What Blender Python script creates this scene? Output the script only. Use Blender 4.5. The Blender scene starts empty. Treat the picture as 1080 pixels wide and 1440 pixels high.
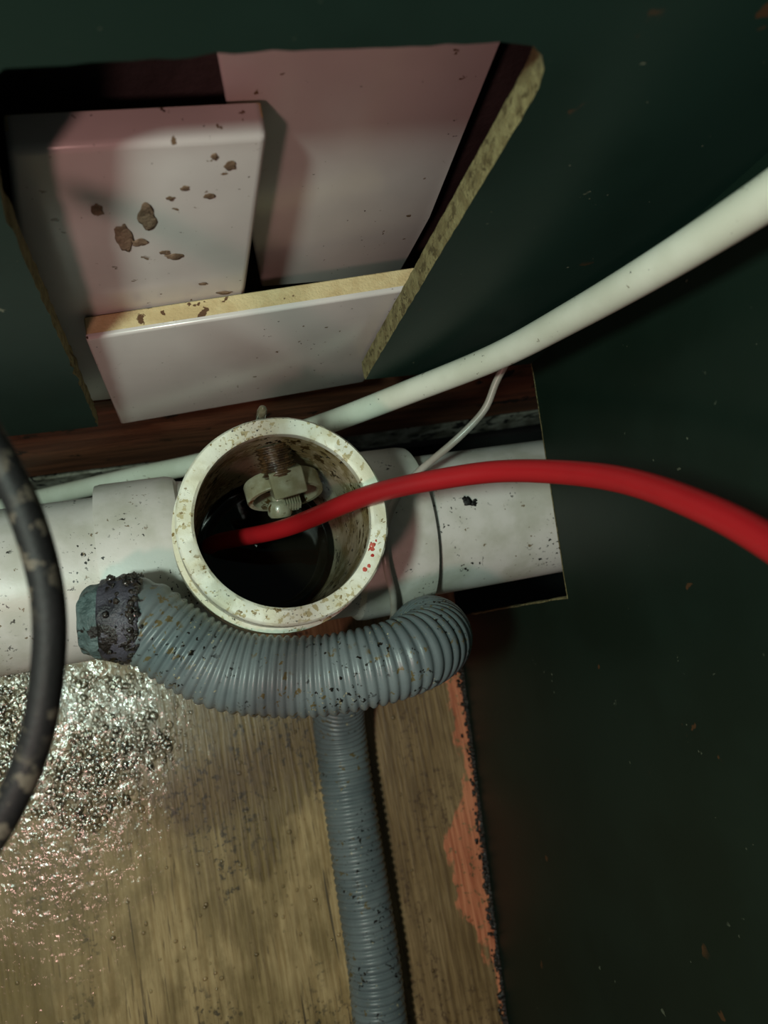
import bpy, bmesh, math, random
from mathutils import Vector, Matrix, noise
C = bpy.context.scene.collection
S = bpy.context.scene
MM = 0.001
random.seed(7)

# ------------------------------------------------------------ camera
cam_d = bpy.data.cameras.new('camera')
cam = bpy.data.objects.new('camera', cam_d); C.objects.link(cam); S.camera = cam
f = 1050.0
dn = Vector((-265, 213, f)).normalized()                 # straight down, seen from the camera
xa = Vector((4460, -700, f)); xa = (xa - dn*xa.dot(dn)).normalized()
up = -dn
ya = up.cross(xa)
# rows: world axes expressed in camera axes (right, down, forward)
M = Matrix(((xa.x, -xa.y, -xa.z), (ya.x, -ya.y, -ya.z), (up.x, -up.y, -up.z)))
cam.matrix_world = Matrix.Translation((0, 0, 0.345)) @ M.to_4x4()
cam_d.sensor_fit = 'VERTICAL'; cam_d.sensor_height = 36.0; cam_d.lens = f/1440*36
cam_d.clip_start = 0.01; cam_d.clip_end = 20
cam_d.dof.use_dof = True; cam_d.dof.focus_distance = 0.21; cam_d.dof.aperture_fstop = 18

# ------------------------------------------------------------ world, lights, exposure
w = bpy.data.worlds.new('world'); S.world = w; w.use_nodes = True
w.node_tree.nodes['Background'].inputs[0].default_value = (0.62, 0.80, 0.78, 1)
w.node_tree.nodes['Background'].inputs[1].default_value = 0.055
def point(name, loc, energy, col, size):
    d = bpy.data.lights.new(name, 'POINT'); d.energy = energy; d.color = col; d.shadow_soft_size = size
    o = bpy.data.objects.new(name, d); C.objects.link(o); o.location = [c*MM for c in loc]; return o
def spot(name, loc, aim, energy, col, size, ang, blend):
    d = bpy.data.lights.new(name, 'SPOT'); d.energy = energy; d.color = col; d.shadow_soft_size = size
    d.spot_size = math.radians(ang); d.spot_blend = blend
    o = bpy.data.objects.new(name, d); C.objects.link(o); o.location = [c*MM for c in loc]
    o.rotation_euler = (Vector(aim)-Vector(loc)).to_track_quat('-Z', 'Y').to_euler(); return o
point('torch_light', (-145, -11, 466), 4.0, (0.76, 1.0, 0.86), 0.018)
point('warm_light', (-122, -99, 397), 0.95, (1.0, 0.54, 0.49), 0.015)
S.view_settings.view_transform = 'Standard'
S.view_settings.look = 'None'
S.view_settings.exposure = 0.0
S.view_settings.gamma = 1.0
S.view_settings.use_curve_mapping = False

# ------------------------------------------------------------ helpers
def lin(c):
    return tuple(((v/255)/12.92 if v/255 <= 0.04045 else ((v/255+0.055)/1.055)**2.4) for v in c) + (1,)

def mat(name, col, rough=0.5, col2=None, mott=0.06, specks=(), bump=(), stretch=(1,1,1), spec=0.5,
        coat=0.0, trans=0.0, alpha=None, metal=0.0):
    """specks: (colour, fleck scale /mm, threshold, patch scale /mm, patch threshold)"""
    m = bpy.data.materials.new(name); m.use_nodes = True
    N, L = m.node_tree.nodes, m.node_tree.links
    b = N['Principled BSDF']
    tc = N.new('ShaderNodeTexCoord')
    mp = N.new('ShaderNodeMapping'); mp.inputs['Scale'].default_value = [1000*s for s in stretch]
    L.new(tc.outputs['Object'], mp.inputs[0])
    mp1 = N.new('ShaderNodeMapping'); mp1.inputs['Scale'].default_value = (1000,)*3
    L.new(tc.outputs['Object'], mp1.inputs[0])
    def nz(scale, detail=4, src=mp, rough_=0.55, off=0):
        n = N.new('ShaderNodeTexNoise'); n.inputs['Scale'].default_value = scale; n.inputs['Detail'].default_value = detail
        n.inputs['Roughness'].default_value = rough_
        if off:
            a = N.new('ShaderNodeVectorMath'); a.operation = 'ADD'; a.inputs[1].default_value = (off*17.3, off*9.1, off*5.7)
            L.new(src.outputs[0], a.inputs[0]); L.new(a.outputs[0], n.inputs['Vector'])
        else: L.new(src.outputs[0], n.inputs['Vector'])
        return n.outputs['Fac']
    def ramp(fac, a, c):
        r = N.new('ShaderNodeMapRange'); r.inputs['From Min'].default_value = a; r.inputs['From Max'].default_value = c
        r.interpolation_type = 'SMOOTHSTEP'
        L.new(fac, r.inputs['Value']); return r.outputs[0]
    def mix(fac, a, c):
        x = N.new('ShaderNodeMix'); x.data_type = 'RGBA'
        L.new(fac, x.inputs[0])
        for s, v in ((6, a), (7, c)):
            if isinstance(v, tuple): x.inputs[s].default_value = v
            else: L.new(v, x.inputs[s])
        return x.outputs[2]
    def mul(a, c):
        x = N.new('ShaderNodeMath'); x.operation = 'MULTIPLY'
        for s, v in ((0, a), (1, c)):
            if isinstance(v, float): x.inputs[s].default_value = v
            else: L.new(v, x.inputs[s])
        return x.outputs[0]
    c2 = col2 or tuple(v*0.75 for v in col)
    cur = mix(ramp(nz(mott), 0.38, 0.62), lin(col), lin(c2))
    for i, (sc, fs, ft, ps, pt) in enumerate(specks):
        fl = ramp(nz(fs, 3, mp1, off=i+1), ft, ft+0.03)
        pa = ramp(nz(ps, 2, mp1, off=i+4), pt, pt+0.08)
        cur = mix(mul(fl, pa), cur, lin(sc))
    L.new(cur, b.inputs['Base Color'])
    b.inputs['Roughness'].default_value = rough
    b.inputs['Specular IOR Level'].default_value = spec
    b.inputs['Coat Weight'].default_value = coat; b.inputs['Coat Roughness'].default_value = 0.08
    b.inputs['Transmission Weight'].default_value = trans
    b.inputs['Metallic'].default_value = metal
    prev = None
    for (bs, st) in bump:
        bn = N.new('ShaderNodeBump'); bn.inputs['Strength'].default_value = st; bn.inputs['Distance'].default_value = 0.001
        L.new(nz(bs, 5), bn.inputs['Height'])
        if prev: L.new(prev, bn.inputs['Normal'])
        prev = bn.outputs[0]
    if prev: L.new(prev, b.inputs['Normal'])
    m['_n'] = 1
    return m

NEAR = 1.0                                     # size factor of the plumbing about the viewpoint it was surveyed from
EYE = Vector((0, 0, 345))
def near(p, k=None): return EYE+(Vector(p)-EYE)*(k or NEAR)
def obj(name, me, m=None, parent=None, smooth=True, mm=True):
    """me: bmesh (in mm) or mesh"""
    if isinstance(me, bmesh.types.BMesh):
        bm = me
        if NEAR != 1.0:
            for v in bm.verts: v.co = near(v.co)
        bmesh.ops.scale(bm, vec=(MM,)*3, verts=bm.verts)
        bmesh.ops.recalc_face_normals(bm, faces=bm.faces)
        me = bpy.data.meshes.new(name); bm.to_mesh(me); bm.free()
    for p in me.polygons: p.use_smooth = smooth
    if m: me.materials.append(m)
    o = bpy.data.objects.new(name, me); C.objects.link(o)
    if parent: o.parent = parent
    return o
def tag(o, label=None, cat=None, group=None, kind=None):
    for k, v in (('label', label), ('category', cat), ('group', group), ('kind', kind)):
        if v: o[k] = v
    return o
def thing(name, loc, label, cat, group=None):
    o = bpy.data.objects.new(name, None); C.objects.link(o); o.empty_display_size = 0.01
    o.location = [c*MM for c in loc]
    tag(o, label, cat, group); return o
def under(parent, *os):
    """parts are modelled in world millimetres; keep them in place under an offset empty"""
    for o in os:
        o.parent = parent; o.matrix_parent_inverse = Matrix.Translation(-parent.location)

def sharp(o, deg=35):
    a = math.radians(deg)
    me = o.data; bm = bmesh.new(); bm.from_mesh(me)
    for e in bm.edges:
        if len(e.link_faces) == 2 and e.calc_face_angle(0) > a: e.smooth = False
    bm.to_mesh(me); bm.free(); return o

def catmull(pts, n=12):
    P = [Vector(p) for p in pts]; P = [P[0]*2-P[1]] + P + [P[-1]*2-P[-2]]
    out = []
    for i in range(1, len(P)-2):
        a, b, c, d = P[i-1:i+3]
        for k in range(n):
            t = k/n
            out.append(0.5*((2*b)+(c-a)*t+(2*a-5*b+4*c-d)*t*t+(3*b-a-3*c+d)*t**3))
    out.append(P[-2]); return out
def resample(pts, step):
    out = [pts[0]]; acc = 0.0
    for a, b in zip(pts, pts[1:]):
        l = (b-a).length
        if l == 0: continue
        t = step-acc
        while t <= l:
            out.append(a.lerp(b, t/l)); t += step
        acc = l-(t-step)
    return out
def relax(pts, n):
    for _ in range(n):
        pts = [pts[0]]+[(pts[i-1]+pts[i]*2+pts[i+1])/4 for i in range(1, len(pts)-1)]+[pts[-1]]
    return pts
def sweep(pts, rad, seg=24, cap=True, jit=0.0, flat=1.0):
    """tube through pts; rad(i, n, angle) -> radius"""
    bm = bmesh.new(); n = len(pts); rings = []
    t = (pts[1]-pts[0]).normalized()
    u = t.orthogonal().normalized()
    for i, p in enumerate(pts):
        t2 = (pts[min(i+1, n-1)]-pts[max(i-1, 0)]).normalized()
        q = t.rotation_difference(t2); u = (q @ u).normalized(); t = t2
        v = t.cross(u)
        ring = []
        for k in range(seg):
            a = 2*math.pi*k/seg
            r = rad(i, n, a)
            ring.append(bm.verts.new(p+(u*math.cos(a)*flat+v*math.sin(a))*r))
        rings.append(ring)
    for A, B in zip(rings, rings[1:]):
        for k in range(seg):
            bm.faces.new((A[k], A[(k+1) % seg], B[(k+1) % seg], B[k]))
    if cap:
        bm.faces.new(rings[0][::-1]); bm.faces.new(rings[-1])
    return bm
def lathe(profile, centre, axis='Z', seg=96, closed=True):
    """profile: (radius, along). closed loops the profile"""
    bm = bmesh.new(); rings = []
    c = Vector(centre)
    for (r, h) in profile:
        ring = []
        for k in range(seg):
            a = 2*math.pi*k/seg
            if axis == 'Z': ring.append(bm.verts.new(c+Vector((r*math.cos(a), r*math.sin(a), h))))
            else: ring.append(bm.verts.new(c+Vector((h, r*math.cos(a), r*math.sin(a)))))
        rings.append(ring)
    R = rings+[rings[0]] if closed else rings
    for A, B in zip(R, R[1:]):
        for k in range(seg):
            bm.faces.new((A[k], A[(k+1) % seg], B[(k+1) % seg], B[k]))
    return bm
def box(bm, x0, x1, y0, y1, z0, z1):
    g = bmesh.ops.create_cube(bm, size=1)['verts']
    for v in g: v.co = Vector(((x0+x1)/2+v.co.x*(x1-x0), (y0+y1)/2+v.co.y*(y1-y0), (z0+z1)/2+v.co.z*(z1-z0)))
    return g
def bevel(bm, w_, seg=2):
    bmesh.ops.bevel(bm, geom=list(bm.edges), offset=w_, segments=seg, affect='EDGES', profile=0.6)
def prism(poly, y0, y1, axis='Y'):
    """polygon of (x,z) extruded in y (or (y,z) extruded in x)"""
    bm = bmesh.new()
    mk = (lambda a, z, t: (a, t, z)) if axis == 'Y' else (lambda a, z, t: (t, a, z))
    A = [bm.verts.new(mk(a, z, y0)) for a, z in poly]; B = [bm.verts.new(mk(a, z, y1)) for a, z in poly]
    bm.faces.new(A); bm.faces.new(B[::-1])
    n = len(poly)
    for i in range(n): bm.faces.new((A[i], B[i], B[(i+1) % n], A[(i+1) % n]))
    return bm
def lumps(seedlist, subdiv=2, rough=0.3):
    """joined irregular lumps: (x,y,z,rx,ry,rz)"""
    bm = bmesh.new()
    for (x, y, z, rx, ry, rz) in seedlist:
        vs = bmesh.ops.create_icosphere(bm, subdivisions=subdiv, radius=1)['verts']
        s = Vector((x, y, z))
        for v in vs:
            d = 1+rough*noise.noise(v.co*1.7+s)
            v.co = Vector((v.co.x*rx*d, v.co.y*ry*d, v.co.z*rz*d))+s
    return bm

# ------------------------------------------------------------ materials
BLK = (22, 18, 14); BRN = (96, 72, 42)
m_pvc = mat('white_pvc', (210, 204, 200), 0.42, (186, 182, 172), 0.05,
            specks=((BLK, 0.8, 0.62, 0.06, 0.52), ((120, 105, 85), 0.45, 0.66, 0.06, 0.50)),
            bump=((1.2, 0.05),))
m_rim = mat('dirty_rim_pvc', (230, 230, 216), 0.45, (212, 208, 184), 0.11,
            specks=(((182, 170, 132), 0.6, 0.56, 0.12, 0.46), ((128, 108, 66), 0.7, 0.62, 0.10, 0.47), (BLK, 1.4, 0.635, 0.12, 0.52)),
            bump=((0.6, 0.12), (2.0, 0.08)))
m_inner = mat('slimy_inner_pvc', (178, 166, 140), 0.25, (136, 120, 84), 0.10,
            specks=(((72, 54, 22), 0.3, 0.55, 0.08, 0.48), ((180, 168, 140), 0.45, 0.56, 0.1, 0.5), (BLK, 0.5, 0.58, 0.1, 0.5)),
            bump=((0.35, 0.3), (1.4, 0.2)), coat=0.3)
m_hose = mat('grey_blue_plastic', (110, 118, 120), 0.38, (94, 103, 106), 0.05,
            specks=((BLK, 0.55, 0.605, 0.06, 0.48), ((98, 86, 58), 0.42, 0.60, 0.06, 0.47), ((168, 160, 132), 0.8, 0.66, 0.06, 0.5)),
            bump=((1.5, 0.06),))
m_red = mat('red_plastic', (160, 20, 27), 0.42, (146, 17, 24), 0.02, bump=((1.0, 0.03),))
m_white = mat('white_polyethylene', (226, 226, 212), 0.40, (212, 212, 196), 0.04,
            specks=(((120, 108, 84), 0.5, 0.66, 0.06, 0.52), (BLK, 0.5, 0.70, 0.08, 0.5)), bump=((1.5, 0.04),))
m_black = mat('black_rubber', (24, 22, 23), 0.6, (18, 18, 18), 0.06,
            specks=(((86, 78, 68), 0.30, 0.53, 0.06, 0.46), ((70, 64, 56), 0.6, 0.60, 0.05, 0.48)), bump=((1.2, 0.15),), spec=0.3)
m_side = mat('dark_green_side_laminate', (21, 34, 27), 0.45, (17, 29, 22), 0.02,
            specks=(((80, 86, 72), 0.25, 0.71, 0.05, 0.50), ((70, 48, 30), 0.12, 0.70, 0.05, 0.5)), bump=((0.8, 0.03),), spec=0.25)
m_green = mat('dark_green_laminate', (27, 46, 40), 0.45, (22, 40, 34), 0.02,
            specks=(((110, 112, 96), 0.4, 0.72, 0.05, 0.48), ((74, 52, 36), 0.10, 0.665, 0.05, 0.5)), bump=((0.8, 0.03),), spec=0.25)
m_raw = mat('raw_fibreboard', (136, 126, 86), 0.9, (110, 98, 62), 0.35,
            specks=(((84, 72, 40), 0.5, 0.56, 0.08, 0.4),), bump=((1.6, 0.8),))
m_glaze = mat('white_tile_glaze', (208, 198, 196), 0.22, (198, 188, 186), 0.02,
            specks=(((112, 88, 68), 0.30, 0.67, 0.045, 0.48), ((66, 48, 34), 0.55, 0.68, 0.05, 0.46)), spec=0.5)
m_clay = mat('beige_tile_clay', (206, 184, 142), 0.9, (190, 164, 122), 0.12,
            specks=(((92, 62, 40), 0.26, 0.60, 0.08, 0.5),), bump=((1.2, 0.5),))
m_wood = mat('brown_wood', (128, 78, 54), 0.62, (94, 56, 38), 0.16, stretch=(0.12, 1, 1),
            specks=(((40, 28, 18), 0.10, 0.60, 0.03, 0.5),), bump=((0.9, 0.5),))
m_skirt = mat('dirty_white_skirting', (176, 170, 156), 0.7, (112, 106, 92), 0.10,
            specks=((BLK, 0.16, 0.55, 0.05, 0.45),), bump=((0.8, 0.5),))
m_void = mat('dark_masonry', (66, 56, 56), 0.9, (48, 40, 40), 0.03, bump=((0.3, 0.6),))
m_soil = mat('dark_subfloor', (14, 13, 12), 0.95, (8, 8, 8), 0.05, bump=((0.3, 0.6),))
m_clear = mat('frosted_clear_tube', (188, 180, 172), 0.3, (170, 160, 150), 0.1, trans=0.25)
m_grime = mat('black_grime', (20, 16, 14), 0.32, (40, 30, 20), 0.3, bump=((0.9, 1.0),), coat=0.6)
m_teal = mat('torn_teal_plastic', (92, 110, 110), 0.5, (66, 82, 82), 0.3, specks=((BLK, 0.3, 0.55, 0.08, 0.5),), bump=((0.9, 0.7),))
m_tape = mat('purple_grey_tape', (72, 70, 80), 0.4, (40, 38, 44), 0.15, specks=((BLK, 0.25, 0.50, 0.08, 0.45),), bump=((0.9, 0.6),))
m_nylon = mat('yellowed_nylon', (142, 142, 122), 0.25, (116, 112, 88), 0.12,
            specks=(((70, 54, 30), 0.3, 0.60, 0.1, 0.5),), coat=0.5, bump=((0.7, 0.15),))
m_thread = mat('rusty_thread', (84, 62, 40), 0.22, (46, 32, 20), 0.3, coat=0.7, bump=((0.9, 0.6),))
m_chip = mat('black_flake', (14, 12, 12), 0.6, bump=((1, 0.5),))
m_redmark = mat('red_paint_mark', (176, 44, 36), 0.5, (196, 96, 80), 0.5)

# water in the riser: dark, mirror smooth
m_water = bpy.data.materials.new('murky_water'); m_water.use_nodes = True
b = m_water.node_tree.nodes['Principled BSDF']
b.inputs['Base Color'].default_value = lin((18, 15, 10)); b.inputs['Roughness'].default_value = 0.04
b.inputs['IOR'].default_value = 1.33; b.inputs['Specular IOR Level'].default_value = 0.6
# water beads
m_bead = bpy.data.materials.new('water_bead'); m_bead.use_nodes = True
N_, L_ = m_bead.node_tree.nodes, m_bead.node_tree.links
N_.remove(N_['Principled BSDF'])
fr = N_.new('ShaderNodeFresnel'); fr.inputs[0].default_value = 1.6
tr = N_.new('ShaderNodeBsdfTransparent'); tr.inputs[0].default_value = (0.97, 0.96, 0.93, 1)
gls = N_.new('ShaderNodeBsdfGlossy'); gls.inputs['Roughness'].default_value = 0.14
mxs = N_.new('ShaderNodeMixShader')
L_.new(fr.outputs[0], mxs.inputs[0]); L_.new(tr.outputs[0], mxs.inputs[1]); L_.new(gls.outputs[0], mxs.inputs[2])
L_.new(mxs.outputs[0], N_['Material Output'].inputs[0])

def floor_material():
    m = bpy.data.materials.new('wet_stained_plywood'); m.use_nodes = True
    N, L = m.node_tree.nodes, m.node_tree.links; b = N['Principled BSDF']
    tc = N.new('ShaderNodeTexCoord')
    def mapping(s, r=0):
        mp = N.new('ShaderNodeMapping'); mp.inputs['Scale'].default_value = [1000*v for v in s]
        mp.inputs['Rotation'].default_value[2] = r
        L.new(tc.outputs['Object'], mp.inputs[0]); return mp.outputs[0]
    grain = mapping((1, 0.055, 1)); iso = mapping((1, 1, 1)); soft = mapping((1, 0.45, 1))
    def nz(v, scale, det=5, rg=0.6, dist=0.0, off=0):
        if off:
            a = N.new('ShaderNodeVectorMath'); a.operation = 'ADD'; a.inputs[1].default_value = (off*31.7, off*12.1, 0)
            L.new(v, a.inputs[0]); v = a.outputs[0]
        n = N.new('ShaderNodeTexNoise'); n.inputs['Scale'].default_value = scale; n.inputs['Detail'].default_value = det
        n.inputs['Roughness'].default_value = rg; n.inputs['Distortion'].default_value = dist
        L.new(v, n.inputs['Vector']); return n.outputs['Fac']
    def mr(fac, a, c, lo=0, hi=1):
        r = N.new('ShaderNodeMapRange'); r.interpolation_type = 'SMOOTHSTEP'
        for k, v in zip(('From Min', 'From Max', 'To Min', 'To Max'), (a, c, lo, hi)): r.inputs[k].default_value = v
        L.new(fac, r.inputs['Value']); return r.outputs[0]
    def mth(op, a, c=None):
        x = N.new('ShaderNodeMath'); x.operation = op
        for s, v in ((0, a), (1, c)):
            if v is None: continue
            if isinstance(v, (int, float)): x.inputs[s].default_value = v
            else: L.new(v, x.inputs[s])
        return x.outputs[0]
    def mix(fac, a, c):
        x = N.new('ShaderNodeMix'); x.data_type = 'RGBA'
        L.new(fac, x.inputs[0])
        for s, v in ((6, a), (7, c)):
            if isinstance(v, tuple): x.inputs[s].default_value = v
            else: L.new(v, x.inputs[s])
        return x.outputs[2]
    sep = N.new('ShaderNodeSeparateXYZ'); L.new(iso, sep.inputs[0])
    X, Y = sep.outputs[0], sep.outputs[1]
    g = nz(grain, 0.55)
    col = mix(mr(g, 0.35, 0.66), lin((182, 156, 112)), lin((152, 125, 82)))
    col = mix(mth('MULTIPLY', mr(nz(grain, 0.9, 3, off=3), 0.60, 0.66), 0.7), col, lin((76, 58, 34)))
    # soft blotches of old damp
    col = mix(mth('MULTIPLY', mr(nz(soft, 0.075, 6, 0.65, off=21), 0.42, 0.62), 0.6), col, lin((112, 92, 52)))
    # dark damp patches
    damp = mr(nz(soft, 0.022, 4, 0.55, off=5), 0.47, 0.56)
    # the big V-shaped damp stain in the middle of the board
    dx = mth('ABSOLUTE', mth('SUBTRACT', X, 14.0))
    vst = mth('SUBTRACT', mth('ADD', Y, 96.0), mth('MULTIPLY', dx, 1.15))
    vst = mth('ADD', vst, mth('MULTIPLY', mth('SUBTRACT', nz(soft, 0.05, 4, off=8), 0.5), 60.0))
    vst = mth('MULTIPLY', mr(vst, -3, 5), mr(Y, -12, 12, 1, 0))
    damp = mth('MAXIMUM', mth('MULTIPLY', damp, 0.55), vst)
    col = mix(mth('MULTIPLY', damp, 0.85), col, mix(mr(g, 0.35, 0.65), lin((118, 98, 54)), lin((84, 66, 34))))
    # mould specks
    mould = mth('MULTIPLY', mr(nz(iso, 0.30, 6, 0.7, off=2), 0.54, 0.58), mr(nz(soft, 0.03, 2, off=11), 0.47, 0.56))
    col = mix(mth('MULTIPLY', mould, 0.8), col, lin((34, 30, 20)))
    # fine cracks along the grain
    crack = mr(nz(mapping((1, 0.02, 1)), 0.30, 2, 0.5, off=7), 0.665, 0.68)
    col = mix(mth('MULTIPLY', crack, 0.8), col, lin((36, 26, 14)))
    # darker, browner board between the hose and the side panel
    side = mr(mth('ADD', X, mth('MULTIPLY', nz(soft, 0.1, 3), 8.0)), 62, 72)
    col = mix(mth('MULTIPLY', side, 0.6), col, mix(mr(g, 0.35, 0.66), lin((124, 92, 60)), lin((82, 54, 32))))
    # ragged strip of orange tone along the side panel
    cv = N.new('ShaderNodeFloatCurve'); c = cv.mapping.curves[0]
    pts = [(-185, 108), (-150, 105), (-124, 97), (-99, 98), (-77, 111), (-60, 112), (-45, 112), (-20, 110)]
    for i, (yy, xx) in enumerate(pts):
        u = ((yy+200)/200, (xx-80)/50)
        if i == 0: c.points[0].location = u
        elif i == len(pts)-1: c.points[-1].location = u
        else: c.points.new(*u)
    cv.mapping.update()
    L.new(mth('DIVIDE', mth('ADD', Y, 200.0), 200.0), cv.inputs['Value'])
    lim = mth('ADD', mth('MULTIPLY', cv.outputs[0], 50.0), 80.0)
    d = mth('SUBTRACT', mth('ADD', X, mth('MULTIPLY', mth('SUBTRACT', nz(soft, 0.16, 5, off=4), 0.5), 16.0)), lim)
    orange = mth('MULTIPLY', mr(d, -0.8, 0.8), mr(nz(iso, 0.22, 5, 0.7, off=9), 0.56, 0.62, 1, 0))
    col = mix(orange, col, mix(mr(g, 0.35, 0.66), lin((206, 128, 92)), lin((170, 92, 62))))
    wet = mr(mth('ADD', mth('ADD', X, mth('MULTIPLY', nz(iso, 0.08, 4, off=6), 40.0)), mth('MULTIPLY', Y, -0.55)), -6, 48, 1, 0)
    col = mix(mth('MULTIPLY', wet, 0.6), col, lin((116, 100, 60)))
    L.new(col, b.inputs['Base Color'])
    L.new(mth('SUBTRACT', mr(damp, 0, 1, 0.62, 0.42), mth('MULTIPLY', wet, 0.14)), b.inputs['Roughness'])
    L.new(mth('MULTIPLY', wet, mr(nz(iso, 0.16, 4, 0.6, off=15), 0.42, 0.58, 0.12, 0.95)), b.inputs['Coat Weight']); b.inputs['Coat Roughness'].default_value = 0.11; b.inputs['Coat IOR'].default_value = 1.65
    b1 = N.new('ShaderNodeBump'); b1.inputs['Distance'].default_value = 0.0012; b1.inputs['Strength'].default_value = 0.45
    L.new(g, b1.inputs['Height'])
    L.new(b1.outputs[0], b.inputs['Normal'])
    b2 = N.new('ShaderNodeBump'); b2.inputs['Distance'].default_value = 0.0010; b2.inputs['Strength'].default_value = 0.62
    L.new(nz(iso, 0.30, 3, 0.5, off=12), b2.inputs['Height'])
    L.new(b2.outputs[0], b.inputs['Coat Normal'])
    return m
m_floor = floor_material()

# ------------------------------------------------------------ the setting
def side_x(y): return 123.7+0.0811*y          # inner face of the slightly skewed side panel
bm = bmesh.new()                               # plywood floor, ends beneath the drain pipe
P = [(-420, -420), (side_x(-420), -420), (side_x(34), 34), (-420, 34)]
T = [bm.verts.new((x, y, 0)) for x, y in P]; B = [bm.verts.new((x, y, -15)) for x, y in P]
bm.faces.new(T); bm.faces.new(B[::-1])
for i in range(4): bm.faces.new((T[i], B[i], B[(i+1) % 4], T[(i+1) % 4]))
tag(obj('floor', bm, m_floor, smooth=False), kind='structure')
bm = bmesh.new(); box(bm, -440, 420, 114, 134, -120, 520)
tag(obj('wall_back', bm, m_void, smooth=False), kind='structure')
bm = bmesh.new(); box(bm, -440, 420, -440, 134, -140, -120)
tag(obj('subfloor_1', bm, m_soil, smooth=False), kind='structure')  # dark subfloor slab below the plywood and the gap behind it
bm = bmesh.new(); box(bm, -300, 320, 99, 113.5, -54, -22); bevel(bm, 2.5, 3)
o = tag(obj('baseboard_back', bm, m_skirt), kind='structure'); sharp(o)
o.rotation_euler = (0, math.radians(-4.0), 0); o.location = (0, 0, -0.004)

# ------------------------------------------------------------ back panel with the sawn opening
XR, XL = 68.0, -20.5
def jag(a, b_, n, amp, s):
    out = []
    for i in range(n):
        t = i/n
        x = a[0]+(b_[0]-a[0])*t; z = a[1]+(b_[1]-a[1])*t
        out.append((x+amp*noise.noise(Vector((x*.35+s, z*.35, 1)))*(0 < i), z+amp*noise.noise(Vector((x*.35, z*.35+s, 5)))*(0 < i)))
    return out
cut = jag((XL+1, 93.3), (XL, 216), 46, 0.9, 2) + jag((XL, 216), (XL+4, 246), 8, 0.6, 4) + jag((XL+4, 246), (-13, 249.3), 4, .3, 2) \
    + jag((-13, 249.3), (20, 253), 12, 0.9, 7) + jag((20, 253), (60, 256.2), 14, 0.7, 9) \
    + [(62.6, 255.6), (65, 253.8), (66.8, 251), (67.8, 247)] + jag((68, 244), (XR, 113), 52, 0.35, 12) + [(XR, 113)]
outer = [(side_x(82), 112.5), (side_x(82), 470), (-400, 470), (-400, 86)]
poly = cut+outer
bm = prism(poly, 82, 88)
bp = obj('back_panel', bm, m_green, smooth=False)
bmesh_t = bmesh.new(); bmesh_t.from_mesh(bp.data); bmesh.ops.triangulate(bmesh_t, faces=[f_ for f_ in bmesh_t.faces if len(f_.verts) > 4]); bmesh_t.to_mesh(bp.data); bmesh_t.free()
tag(bp, 'dark green cabinet back panel with a rough sawn opening showing white tiles', 'panel')
# raw edge of the opening: a crumbly strip of its own
def raw_strip(pts, y0, y1, push, th, s, axis='Y', rows=6):
    bm = bmesh.new(); R = []
    n = len(pts)
    for i, (a, z) in enumerate(pts):
        q0 = pts[max(i-1, 0)]; q1 = pts[min(i+1, n-1)]
        tx, tz = q1[0]-q0[0], q1[1]-q0[1]; l = math.hypot(tx, tz) or 1
        nx, nz_ = tz/l*push, -tx/l*push
        row = []
        for k in range(rows+1):
            y = y0+(y1-y0)*k/rows
            e = math.sin(math.pi*k/rows)**0.5*th*(0.5+0.9*abs(noise.noise(Vector((a*.5, y*.7, z*.5+s)))))
            row.append(bm.verts.new((a+nx*e, y, z+nz_*e) if axis == 'Y' else (e*push+0, y, z)))
        R.append(row)
    for A, B in zip(R, R[1:]):
        for k in range(rows): bm.faces.new((A[k], A[k+1], B[k+1], B[k]))
    return bm
dense = []
for a, b_ in zip(cut, cut[1:]):
    for k in range(2): dense.append((a[0]+(b_[0]-a[0])*k/2, a[1]+(b_[1]-a[1])*k/2))
dense.append(cut[-1])
re_ = obj('raw_edge', raw_strip(dense, 82.0, 88.3, 1, 0.4, 3), m_raw, bp); tag(re_, 'crumbly yellow-brown sawn edge of the opening')

# ------------------------------------------------------------ side panel with the pipe notch (skewed a little)
bm = bmesh.new()
prof = [(-420, 0), (-1.5, 0), (-1.5, 20)]
prof += [(-1.8+0.5*noise.noise(Vector((0, z*.3, 2))), z) for z in range(24, 112, 4)] + [(-2.4, 113.2)]
prof += [(y, 113.0+0.35*noise.noise(Vector((y*.4, 0, 2)))) for y in range(2, 82, 4)] + [(82, 112.6)]
prof += [(113, 112.6), (113, 470), (-420, 470)]
def sidew(prof, t0, t1):
    bm = bmesh.new()
    A = [bm.verts.new((side_x(y)+t0, y, z)) for y, z in prof]; B = [bm.verts.new((side_x(y)+t1, y, z)) for y, z in prof]
    bm.faces.new(A); bm.faces.new(B[::-1]); n = len(prof)
    for i in range(n): bm.faces.new((A[i], B[i], B[(i+1) % n], A[(i+1) % n]))
    bmesh.ops.triangulate(bm, faces=[f_ for f_ in bm.faces if len(f_.verts) > 4]); return bm
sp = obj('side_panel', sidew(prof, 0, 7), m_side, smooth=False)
bm = bmesh.new()
for q in (prof[:2]+[(y, z) for y, z in prof if y < -1 and 19 < z < 114]+[(-420, 113.2)],
          [(-420, 113.2), (-2.4, 113.2)]+[(y, z) for y, z in prof if y > 0 and z < 114]+[(113, 470), (-420, 470)]):
    A = [bm.verts.new((side_x(y), y, z)) for y, z in q]; B = [bm.verts.new((side_x(y)+7, y, z)) for y, z in q]
    F = [bm.faces.new(A), bm.faces.new(B[::-1])]; n = len(q)
    for i in range(n): bm.faces.new((A[i], B[i], B[(i+1) % n], A[(i+1) % n]))
    bmesh.ops.triangulate(bm, faces=F, ngon_method='EAR_CLIP')
bmesh.ops.scale(bm, vec=(MM,)*3, verts=bm.verts); bmesh.ops.recalc_face_normals(bm, faces=bm.faces)
bm.to_mesh(sp.data); bm.free()
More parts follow.
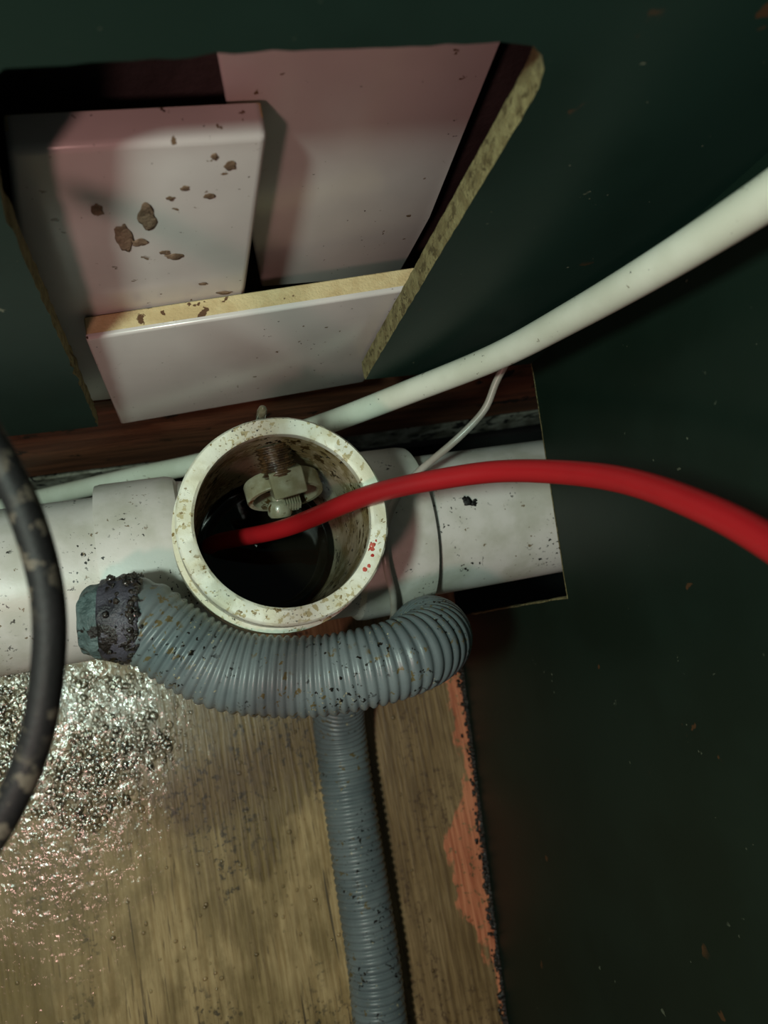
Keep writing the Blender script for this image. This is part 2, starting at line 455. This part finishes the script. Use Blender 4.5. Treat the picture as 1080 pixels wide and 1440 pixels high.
for p in sp.data.polygons: p.use_smooth = False
tag(sp, 'dark green cabinet side panel on the right, notched around the drain pipe', 'panel')
ep = [(y, z) for y, z in prof if -3 < y < 82.5 and z > 19]
bm = bmesh.new(); R = []
for i, (y, z) in enumerate(ep):
    r_ = 0.45+0.35*abs(noise.noise(Vector((y*.6, z*.6, 4))))
    R.append([bm.verts.new((side_x(y)+dx, y+(dd if z < 112 else 0), z-(dd if z >= 112 else 0))) for dx, dd in ((-0.12*r_, -r_*0.5), (-0.2, 0.1), (3.5, 0.5), (7.1, 0))])
for A, B in zip(R, R[1:]):
    for k in range(3): bm.faces.new((A[k], A[k+1], B[k+1], B[k]))
tag(obj('raw_edge', bm, m_raw, sp), 'pale chipped edge of the pipe notch')

# ------------------------------------------------------------ batten
bm = bmesh.new(); box(bm, -300, 320, 96, 113.5, -11, 77.5)
bmesh.ops.subdivide_edges(bm, edges=[e for e in bm.edges if abs((e.verts[0].co-e.verts[1].co).x) > 50], cuts=60)
for v in bm.verts:
    if v.co.z < 0: v.co.z += 1.2*noise.noise(Vector((v.co.x*.12, 3, 1)))+max(0, v.co.x-60)*0.10
    if v.co.y < 100: v.co.y += .4*noise.noise(Vector((v.co.x*.06, 1, v.co.z*.01)))
bt = obj('wooden_batten', bm, m_wood); sharp(bt)
tag(bt, 'long reddish brown wooden batten behind the green back panel, above the drain pipe', 'batten')

# ------------------------------------------------------------ tiles
def tile(name, label, quad, y, th, glaze_round=1.6, tilt=0.0, glaze=2.0):
    """quad of (x,z): clay body behind, glaze in front; leans by tilt degrees"""
    ox = sum(p[0] for p in quad)/4; oz = min(p[1] for p in quad)
    t = thing(name, (ox, y, oz), label, 'tile', 'white tiles showing through the sawn opening')
    loc = [(p[0]-ox, p[1]-oz) for p in quad]
    cbm = prism([(a*0.994, z*0.996+0.2) for a, z in loc], glaze*0.6, th); bevel(cbm, 0.35, 1)
    obj('clay_body', cbm, m_clay, t, smooth=False)
    g = prism(loc, 0, glaze)
    bmesh.ops.bevel(g, geom=[e for e in g.edges if any(v.co.y < 0.01 for v in e.verts)], offset=glaze_round, segments=5, affect='EDGES', profile=0.5)
    o = obj('glaze', g, m_glaze, t); sharp(o, 50)
    t.rotation_euler = (math.radians(tilt), 0, 0)
    return t
tile('wall_tile', 'short white tile lying on its side at the foot of the opening, bare beige edge up',
     [(-13.4, 71.2), (74, 90.5), (74, 163), (-15.6, 145.9)], 89, 6.5, 0.9, glaze=1.5)
lt = tile('wall_tile', 'upright white tile with brown stains at the upper left of the opening',
     [(-40, 78), (27.3, 78), (27.9, 216.6), (-19.2, 213.0)], 96, 8, 1.7, glaze=7.4)
tile('wall_tile', 'large white tile fixed to the wall on the right of the opening, behind the stained one',
     [(34.9, 135.5), (78.3, 137.6), (78.0, 170), (72.0, 262), (13.0, 262)], 106, 7.8, 1.0, glaze=2.0)
# brown splashes of mud dried on the stained tile
bm = bmesh.new()
def mud(x, z, rx, rz, y=95.9):
    vs = bmesh.ops.create_icosphere(bm, subdivisions=3, radius=1)['verts']
    for v in vs:
        d = 1+0.7*noise.noise(v.co*1.3+Vector((x, z, 0)))
        v.co = Vector((x+v.co.x*rx*d, y+v.co.y*0.12, z+v.co.z*rz*d))
for a in ((-1.5, 183, 1.7, 5.2), (1.3, 181, 1.6, 1.4), (4.0, 190.5, 1.6, 4.4), (9.3, 174, 2.0, 1.3), (7.0, 176, 1.2, .9), (-6, 194, 1.1, 2.2),
          (17, 198, 1.0, .9), (9, 197.5, .8, .8), (12, 201, .9, .8), (21.0, 208, 1.2, 1.3), (17.8, 211, .7, .9), (21.5, 154, 1.9, .8), (16, 159.5, 1.1, .6)):
    mud(*a)
ms = obj('mud_stain', bm, mat('dried_mud', (138, 112, 92), 0.8, (104, 80, 62), 0.4, bump=((1, .5),)))
under(lt, ms); tag(ms, 'dried brown splashes')

# ------------------------------------------------------------ drain pipe: run, tee, riser
RX, RY, PZ = 27.4, 32.0, 97.0
NEAR = 1.047
dp = thing('drain_pipe', (RX, RY, PZ), 'white plastic drain pipe with an open upright riser running along the back of the cabinet', 'pipe')
def ring_x(prof): return lathe(prof, (0, RY, PZ), 'X', 96)
o = obj('pipe_run', ring_x([(25, -300), (25, -18), (22.5, -18), (22.5, -300)]), m_pvc); under(dp, o); sharp(o)
o = obj('pipe_run', ring_x([(24.6, 74), (24.6, 330), (22.3, 330), (22.3, 74)]), m_pvc); under(dp, o); sharp(o)
# tee body (hollowed where the riser drops in)
tee = obj('tee_body', ring_x([(28.3, -22), (28.6, -20.5), (28.6, -1), (28.0, 1.2), (26.6, 2.2), (26.4, 4), (26.4, 52), (26.6, 53), (28.2, 54.5), (28.6, 57), (28.6, 76), (28.2, 78.3), (27.0, 78.8), (24.9, 79),
                            (24.9, 60), (22.4, 60), (22.4, -4), (25.1, -4), (25.1, -22)]), m_pvc)
cutter = obj('cutter', lathe([(23.3, -10), (23.3, 80), (0.01, 80), (0.01, -10)], (RX, RY, PZ), 'Z', 64), None)
md = tee.modifiers.new('b', 'BOOLEAN'); md.operation = 'DIFFERENCE'; md.object = cutter; md.solver = 'EXACT'
dg = bpy.context.evaluated_depsgraph_get(); dg.update()
nm = bpy.data.meshes.new_from_object(tee.evaluated_get(dg)); tee.modifiers.clear(); tee.data = nm
bpy.data.objects.remove(cutter)
for p in tee.data.polygons: p.use_smooth = True
sharp(tee); under(dp, tee)
# riser outer shell + rim
outerp = [(22.9, 154.6), (23.6, 155.2), (26.9, 155.2), (27.5, 154.5), (27.6, 150.5), (27.3, 149.8), (27.3, 147.6), (27.4, 141.0), (28.7, 140), (28.8, 131), (28.0, 129.5), (26.6, 128.6), (26.4, 100), (23.4, 100), (23.4, 150), (22.9, 152)]
bm = lathe(outerp, (RX, RY, 0), 'Z', 128)
for v in bm.verts:                                       # small nicks on the sawn rim
    a = math.atan2(v.co.y-RY, v.co.x-RX)
    if v.co.z > 153: v.co.z += 0.35*noise.noise(Vector((math.cos(a)*3, math.sin(a)*3, v.co.z*0.01)))+0.15*noise.noise(v.co*0.9)
ri = obj('riser', bm, m_rim); sharp(ri, 40); under(dp, ri)
tag(ri, 'open upright riser socket with a dirt-flecked rim')
bm = bmesh.new(); rings = []                              # slimy lining
for j in range(28):
    z = 153.4-j*2.0; ring = []
    for k in range(96):
        a = 2*math.pi*k/96
        r = 23.0-0.0*j-(max(0, j-10)/17)*0.9-0.2*abs(noise.noise(Vector((math.cos(a)*6, math.sin(a)*6, z*.14))))*min(1, j/4)
        ring.append(bm.verts.new((RX+r*math.cos(a), RY+r*math.sin(a), z)))
    rings.append(ring)
for A, B in zip(rings, rings[1:]):
    for k in range(96): bm.faces.new((A[k], A[(k+1) % 96], B[(k+1) % 96], B[k]))
li = obj('slime_lining', bm, m_inner); under(dp, li); tag(li, 'brown slime coating the inside of the riser')
# red smear on the rim
bm = bmesh.new()
for i in range(7):
    a = math.radians(-42+i*3.3); r = 24.6+0.5*math.sin(i)
    vs = bmesh.ops.create_icosphere(bm, subdivisions=2, radius=1)['verts']
    for v in vs:
        d = 1+0.5*noise.noise(v.co*1.5+Vector((i, 0, 0)))
        v.co = Vector((RX+r*math.cos(a)+v.co.x*1.0*d, RY+r*math.sin(a)+v.co.y*1.0*d, 155.2+v.co.z*0.18))
o = obj('paint_smear', bm, m_redmark); under(dp, o); tag(o, 'red paint smear on the rim')
# water
bm = bmesh.new()
c0 = bm.verts.new((RX, RY, 103)); prev = None; rr = [4, 8, 12, 15, 17, 18.5, 19.5, 20.5, 21.5, 22.6]
allr = []
for r in rr:
    z = 103+0.10*math.sin(r*1.5) + (0.35*((r-19)/3.6)**2 if r > 19 else 0)
    allr.append([bm.verts.new((RX+r*math.cos(2*math.pi*k/96), RY+r*math.sin(2*math.pi*k/96), z)) for k in range(96)])
for k in range(96): bm.faces.new((c0, allr[0][k], allr[0][(k+1) % 96]))
for A, B in zip(allr, allr[1:]):
    for k in range(96): bm.faces.new((A[k], A[(k+1) % 96], B[(k+1) % 96], B[k]))
tag(obj('standing_water', bm, m_water), 'dark murky standing water inside the open white riser', 'water', kind='stuff')

# ------------------------------------------------------------ plastic fitting hanging inside the riser
ft = thing('hose_fitting', (31, 46, 136), 'small yellowed plastic clamp fitting on a stub inside the riser, at its back wall', 'fitting')
def frame(axis):
    z = Vector(axis).normalized(); x = z.orthogonal().normalized()
    x = (Vector((1, 0, 0))-z*z.x).normalized(); y = z.cross(x)
    return Matrix((x, y, z)).transposed()
# threaded stub
A0, A1 = Vector((29.0, 55.5, 142)), Vector((30.3, 47.0, 139.5))
ax = (A1-A0); Fm = frame(ax)
bm = bmesh.new(); rings = []
for i in range(45):
    t = i/44; r = 4.7+0.35*math.sin(t*ax.length/1.3*2*math.pi)
    rings.append([bm.verts.new(A0+ax*t+Fm @ Vector((r*math.cos(k*math.pi/12), r*math.sin(k*math.pi/12), 0))) for k in range(24)])
for A, B in zip(rings, rings[1:]):
    for k in range(24): bm.faces.new((A[k], A[(k+1) % 24], B[(k+1) % 24], B[k]))
bm.faces.new(rings[-1])
o = obj('threaded_stub', bm, m_thread); under(ft, o); tag(o, 'brown slime-covered threaded stub')
# square clamp block
bm = bmesh.new(); box(bm, -4.2, 4.2, -3.4, 3.4, -2.9, 2.9); bevel(bm, 0.7, 3)
bmesh.ops.transform(bm, matrix=Matrix.Translation((31.6, 45.3, 139.0)) @ Matrix.Rotation(math.radians(9), 4, 'Z') @ Matrix.Rotation(math.radians(24), 4, 'X'), verts=bm.verts)
o = obj('clamp_block', bm, m_nylon); under(ft, o); sharp(o)
# band ring
Rm = frame((0.06, -0.93, 0.34)); cR = Vector((31.4, 44.6, 134.0))
bm = bmesh.new(); rings = []
pr = [(9.5, -2.6), (9.7, -2.2), (9.7, 2.2), (9.5, 2.6), (8.4, 2.6), (8.2, 2.2), (8.2, -2.2), (8.4, -2.6)]
for (r, h) in pr: rings.append([bm.verts.new(cR+Rm @ Vector((r*math.cos(k*math.pi/32), 0.62*r*math.sin(k*math.pi/32), h))) for k in range(64)])
for A, B in zip(rings, rings[1:]+[rings[0]]):
    for k in range(64): bm.faces.new((A[k], A[(k+1) % 64], B[(k+1) % 64], B[k]))
o = obj('clamp_band', bm, m_nylon); under(ft, o); sharp(o, 50)
# ribbed tongue + rounded knob
bm = bmesh.new()
for i in range(6): box(bm, -1.9+i*0.66, -1.5+i*0.66+0.05, -1.3, 1.3, -2.6, 2.6)
box(bm, -2.3, 2.5, -1.0, 1.0, -2.4, 2.4)
bmesh.ops.transform(bm, matrix=Matrix.Translation((32.6, 41.8, 133.0)) @ Matrix.Rotation(math.radians(60), 4, 'X'), verts=bm.verts)
o = obj('ribbed_tongue', bm, m_nylon, smooth=False); under(ft, o)
bm = lathe([(0.01, -2.6), (2.6, -2.4), (3.1, -1.6), (3.1, 0.6), (2.6, 1.4), (1.7, 1.8), (1.7, 4.5), (0.01, 4.5)], (0, 0, 0), 'Z', 32, closed=False)
bmesh.ops.transform(bm, matrix=Matrix.Translation((29.9, 40.4, 132.0)) @ Matrix.Rotation(math.radians(-72), 4, 'X') , verts=bm.verts)
o = obj('clamp_knob', bm, m_nylon); under(ft, o); sharp(o)
# tip of the stub poking up outside the rim
bm = lathe([(0.01, 3.4), (0.7, 3.1), (1.1, 2.2), (1.3, 0), (1.3, -6), (0.01, -6)], (26.2, 61.3, 154.5), 'Z', 20, closed=False)
o = obj('stub_tip', bm, m_nylon); under(ft, o)
for ch_ in ft.children:                                     # seen a little larger than first drawn
    if ch_.name.startswith('stub') or ch_.name.startswith('thread'): continue
    for v in ch_.data.vertices: v.co = near((31, 46, 136))*MM+(v.co-near((31, 46, 136))*MM)*1.15

# ------------------------------------------------------------ corrugated hose
HR = 11.3
NEAR = 1.0
hp_surveyed = [(-15.5, 14.6, 138.6), (-12, 14.2, 138.8), (-3.9, 5.8, 139), (8.4, -3.6, 139.5), (27.7, -8.9, 143.2), (43.9, -9.6, 146.4), (57, -8.4, 145.6),
      (66.5, -6.2, 137.5), (69.5, -3.6, 122), (67.0, -8.4, 102), (62.0, -11, 75), (57.2, -14, 45), (55.4, -29, 22), (55.2, -50, 12.3), (54, -91, 11.7), (53, -134, 11.8), (51.1, -160, 11.8), (49.5, -200, 11.8), (46, -250, 11.8), (40, -310, 11.8)]
hp = [tuple(EYE+(Vector(p)-EYE)*(1.047 if i < 9 else (1.03 if i == 9 else 1.0))) for i, p in enumerate(hp_surveyed)]
path = relax(resample(catmull(hp, 16), 0.375), 60)
path = resample(path, 0.375)
PITCH = 3.0
PHASE = [0.0]
for i in range(len(path)+2):                              # ribs crowd together on the curl, stretch on the straight run
    L_arc = i*0.375
    k = min(1, max(0, (L_arc-95)/35))
    PHASE.append(PHASE[-1]+0.375/(2.5*(1-k)+3.05*k)*2*math.pi)
def hrad(i, n, a):
    c = 0.5+0.5*math.cos(PHASE[i])
    return HR-0.78*(1-c)**1.9
ch = thing('corrugated_hose', (55, -50, 0), 'grey-blue corrugated drain hose curled around the riser and running down the plywood floor', 'hose')
o = obj('hose_wall', sweep(path, hrad, 48), m_hose); under(ch, o)
# grime band and torn end
t0 = (path[0]-path[6]).normalized()
bandp = [path[0]+t0*(-4.5+0.5*i) for i in range(23)]
def brad(i, n, a):
    e = 11.9-0.0*i-(0.10*max(0, i-9))
    return e+0.7*noise.noise(Vector((math.cos(a)*2.5, math.sin(a)*2.5, i*.25)))-(1.2 if i in (0, n-1) else 0)
o = obj('tape_band', sweep(bandp, brad, 48), m_tape); under(ch, o); tag(o, 'purplish grey band around the hose end')
endp = [path[0]+t0*(3.5+0.5*i) for i in range(17)]
def erad(i, n, a):
    e = 10.4*(1-max(0, i-6)/10*0.22)
    return e+1.6*noise.noise(Vector((math.cos(a)*2.2, math.sin(a)*2.2, i*.18+3)))*(i/n)-(0.6*(i == n-1))
o = obj('torn_end', sweep(endp, erad, 48), m_teal); under(ch, o); tag(o, 'torn pale teal hose end')
gl = []
u_ = t0.orthogonal().normalized(); v_ = t0.cross(u_)
for i in range(420):
    a = random.uniform(0, 2*math.pi); s = random.gauss(-2.6, 1.0) if random.random() < .7 else random.uniform(-5, 4)
    p = path[0]+t0*s+(u_*math.cos(a)+v_*math.sin(a))*(11.6+random.uniform(-.2, .3))
    r = random.choice((.25, .3, .4, .5, .8)); gl.append((p.x, p.y, p.z, r*random.uniform(.8, 1.5), r*random.uniform(.8, 1.4), r))
o = obj('grime_clumps', lumps(gl, 2, 0.6), m_grime); under(ch, o); tag(o, 'black grime crusted round the hose end', kind='stuff')

NEAR = 1.047
# ------------------------------------------------------------ red tube, white pipe, black hose, clear tube
def tube(name, pts, r, m, label, cat, seg=32, n=14, rf=None):
    p = relax(resample(catmull(pts, n), 0.8), 30)
    o = obj(name, sweep(p, rf or (lambda i, n_, a: r), seg), m); sharp(o, 50)
    return tag(o, label, cat)
tube('red_tube', [(9.2, 35.6, 100), (9.8, 35.5, 105), (13.5, 35.0, 113.4), (29.5, 32.5, 135.7), (49.4, 34.0, 161), (66, 32.0, 179.5), (75.7, 28.5, 194), (82.6, 19.6, 219.3), (82.5, 8.5, 243), (80, -2, 261), (74, -16, 284), (66, -34, 312)],
     2.6, m_red, 'red plastic tube arching from the right and dipping into the open riser', 'tube')
NEAR = 1.0
tube('white_tube', [(100, 50, 300), (104, 57, 270), (105.0, 59.5, 247.2), (104.3, 62.7, 218.7), (103.0, 67.3, 185.7), (97.6, 71.5, 151.1), (82.1, 74.5, 119.8), (57.3, 75.9, 87.3), (18.0, 76.6, 53.1), (-12.6, 79.6, 30), (-53.9, 83.8, -4.0), (-100, 88, -40)],
     4.0, m_white, 'long white plastic tube sloping from the upper right down behind the riser', 'tube', 40)
tube('black_hose', [tuple(EYE+(Vector(p)-EYE)*k) for p, k in zip([(-36, 66, 224), (-30, 55, 226), (-25.1, 39.3, 226.4), (-22.4, 32.4, 226.0), (-20.4, 22.6, 224.0), (-20.1, 13.0, 220.5), (-22.3, 3.6, 215.2), (-26.7, -7.3, 207.0), (-33.4, -16.6, 196.3), (-41.7, -25.5, 184.1), (-54.2, -35.4, 168.5), (-78, -46, 150), (-120, -60, 125)], (.88, .88, .88, .88, .88, .87, .85, .82, .78, .74, .71, .68, .66))],
     2.22, m_black, 'dirty black rubber hose curving down the left side in front of the drain pipe', 'hose')
NEAR = 1.0
tube('thin_clear_tube', [(108, 76, 142), (106, 72, 137.5), (104.0, 69.5, 134.6), (102.5, 65.0, 132.0), (100.4, 61.5, 129.2), (91.5, 54.9, 122.0), (78.1, 47.1, 117), (71.0, 41.5, 117.5), (64.2, 31.4, 117.0), (62.2, 19.2, 115.6), (64.5, 9.8, 109.2), (66.5, 2.0, 96), (67.5, 1.0, 84)],
     1.2, m_clear, 'thin translucent tube sloping from the white tube down behind the red one', 'tube', 16)

# ------------------------------------------------------------ small debris
bm = bmesh.new()
for (dx, dy, s) in ((0, 0, 1.7), (1.6, -1.0, 1.1), (-1.2, 1.2, .9), (2.4, 0.2, .6)):
    vs = bmesh.ops.create_icosphere(bm, subdivisions=2, radius=1)['verts']
    for v in vs:
        d = 1+0.9*noise.noise(v.co*1.6+Vector((dx*3, dy, 0)))
        v.co = Vector((v.co.x*s*d+dx, v.co.y*s*0.8*d+dy, v.co.z*0.3))
fl = obj('paint_flake', bm, m_chip)
fl.location = near((91.8, 34.3, 121.9), 1.047)*MM
tag(fl, 'ragged black flake lying on top of the drain pipe right of the riser', 'flake')

# grimy sealant bead in the joint of floor and side panel
sl = []
for i in range(1300):
    y = random.uniform(-240, -8)
    if noise.noise(Vector((3, y*.10, 1))) < -.12 and random.random() < .7: continue
    x = side_x(y)-abs(random.gauss(0, 1.4)); r = random.choice((.25, .35, .45, .6, .9))
    sl.append((x-.4, y, r*.3, r, r*random.uniform(.8, 1.8), r*random.uniform(.6, 1.1)))
for i in range(130):
    y = -245+i*1.85; sl.append((side_x(y)-.5, y, 0.1, 1.1+.7*noise.noise(Vector((0, y*.2, 3))), 1.6, .8))
tag(obj('grime_bead', lumps(sl, 1, 0.7), m_grime), 'crumbly black wet grime along the joint of floor and side panel', 'grime', kind='stuff')

# ------------------------------------------------------------ water beads on the plywood
def dens(x, y):
    n = noise.noise(Vector((x*.06, y*.05, 2)))
    d = 0.0
    core = max(0.0, 1-math.hypot((x+62)/58, (y+22)/40))       # heavy wet area at the foot of the pipe
    d += 1.6*core**0.7
    d += 0.8*max(0, 1-math.hypot((x+42)/26, (y+52)/18))
    d += 0.10*max(0, 1-math.hypot((x-5)/70, (y+70)/90))
    return d*(0.7+1.2*max(-.5, n))+0.006
bm = bmesh.new(); cnt = 0
ico = bmesh.new(); bmesh.ops.create_icosphere(ico, subdivisions=2, radius=1)
iv = [v.co.copy() for v in ico.verts if True]; ifc = [[v.index for v in f_.verts] for f_ in ico.faces]; ico.free()
verts, faces = [], []
while cnt < 2200:
    x = random.uniform(-100, 104); y = random.uniform(-185, 14)
    if random.random() > dens(x, y): continue
    big = dens(x, y) > 0.4
    r = random.choice((.35, .45, .5, .6, .75)) if not big else random.choice((.5, .7, .9, 1.1, 1.4))
    r *= random.uniform(.8, 1.2)
    base = len(verts); sx = random.uniform(.85, 1.35); sy = random.uniform(.85, 1.35)
    for c in iv: verts.append(((x+c.x*r*sx)*MM, (y+c.y*r*sy)*MM, (c.z*r*0.40+0.05)*MM))
    faces += [[base+k for k in f_] for f_ in ifc]; cnt += 1
me = bpy.data.meshes.new('water_droplets'); me.from_pydata(verts, [], faces)
tag(obj('water_droplets', me, m_bead), 'clear water droplets beaded over the wet plywood floor', 'water', kind='stuff')
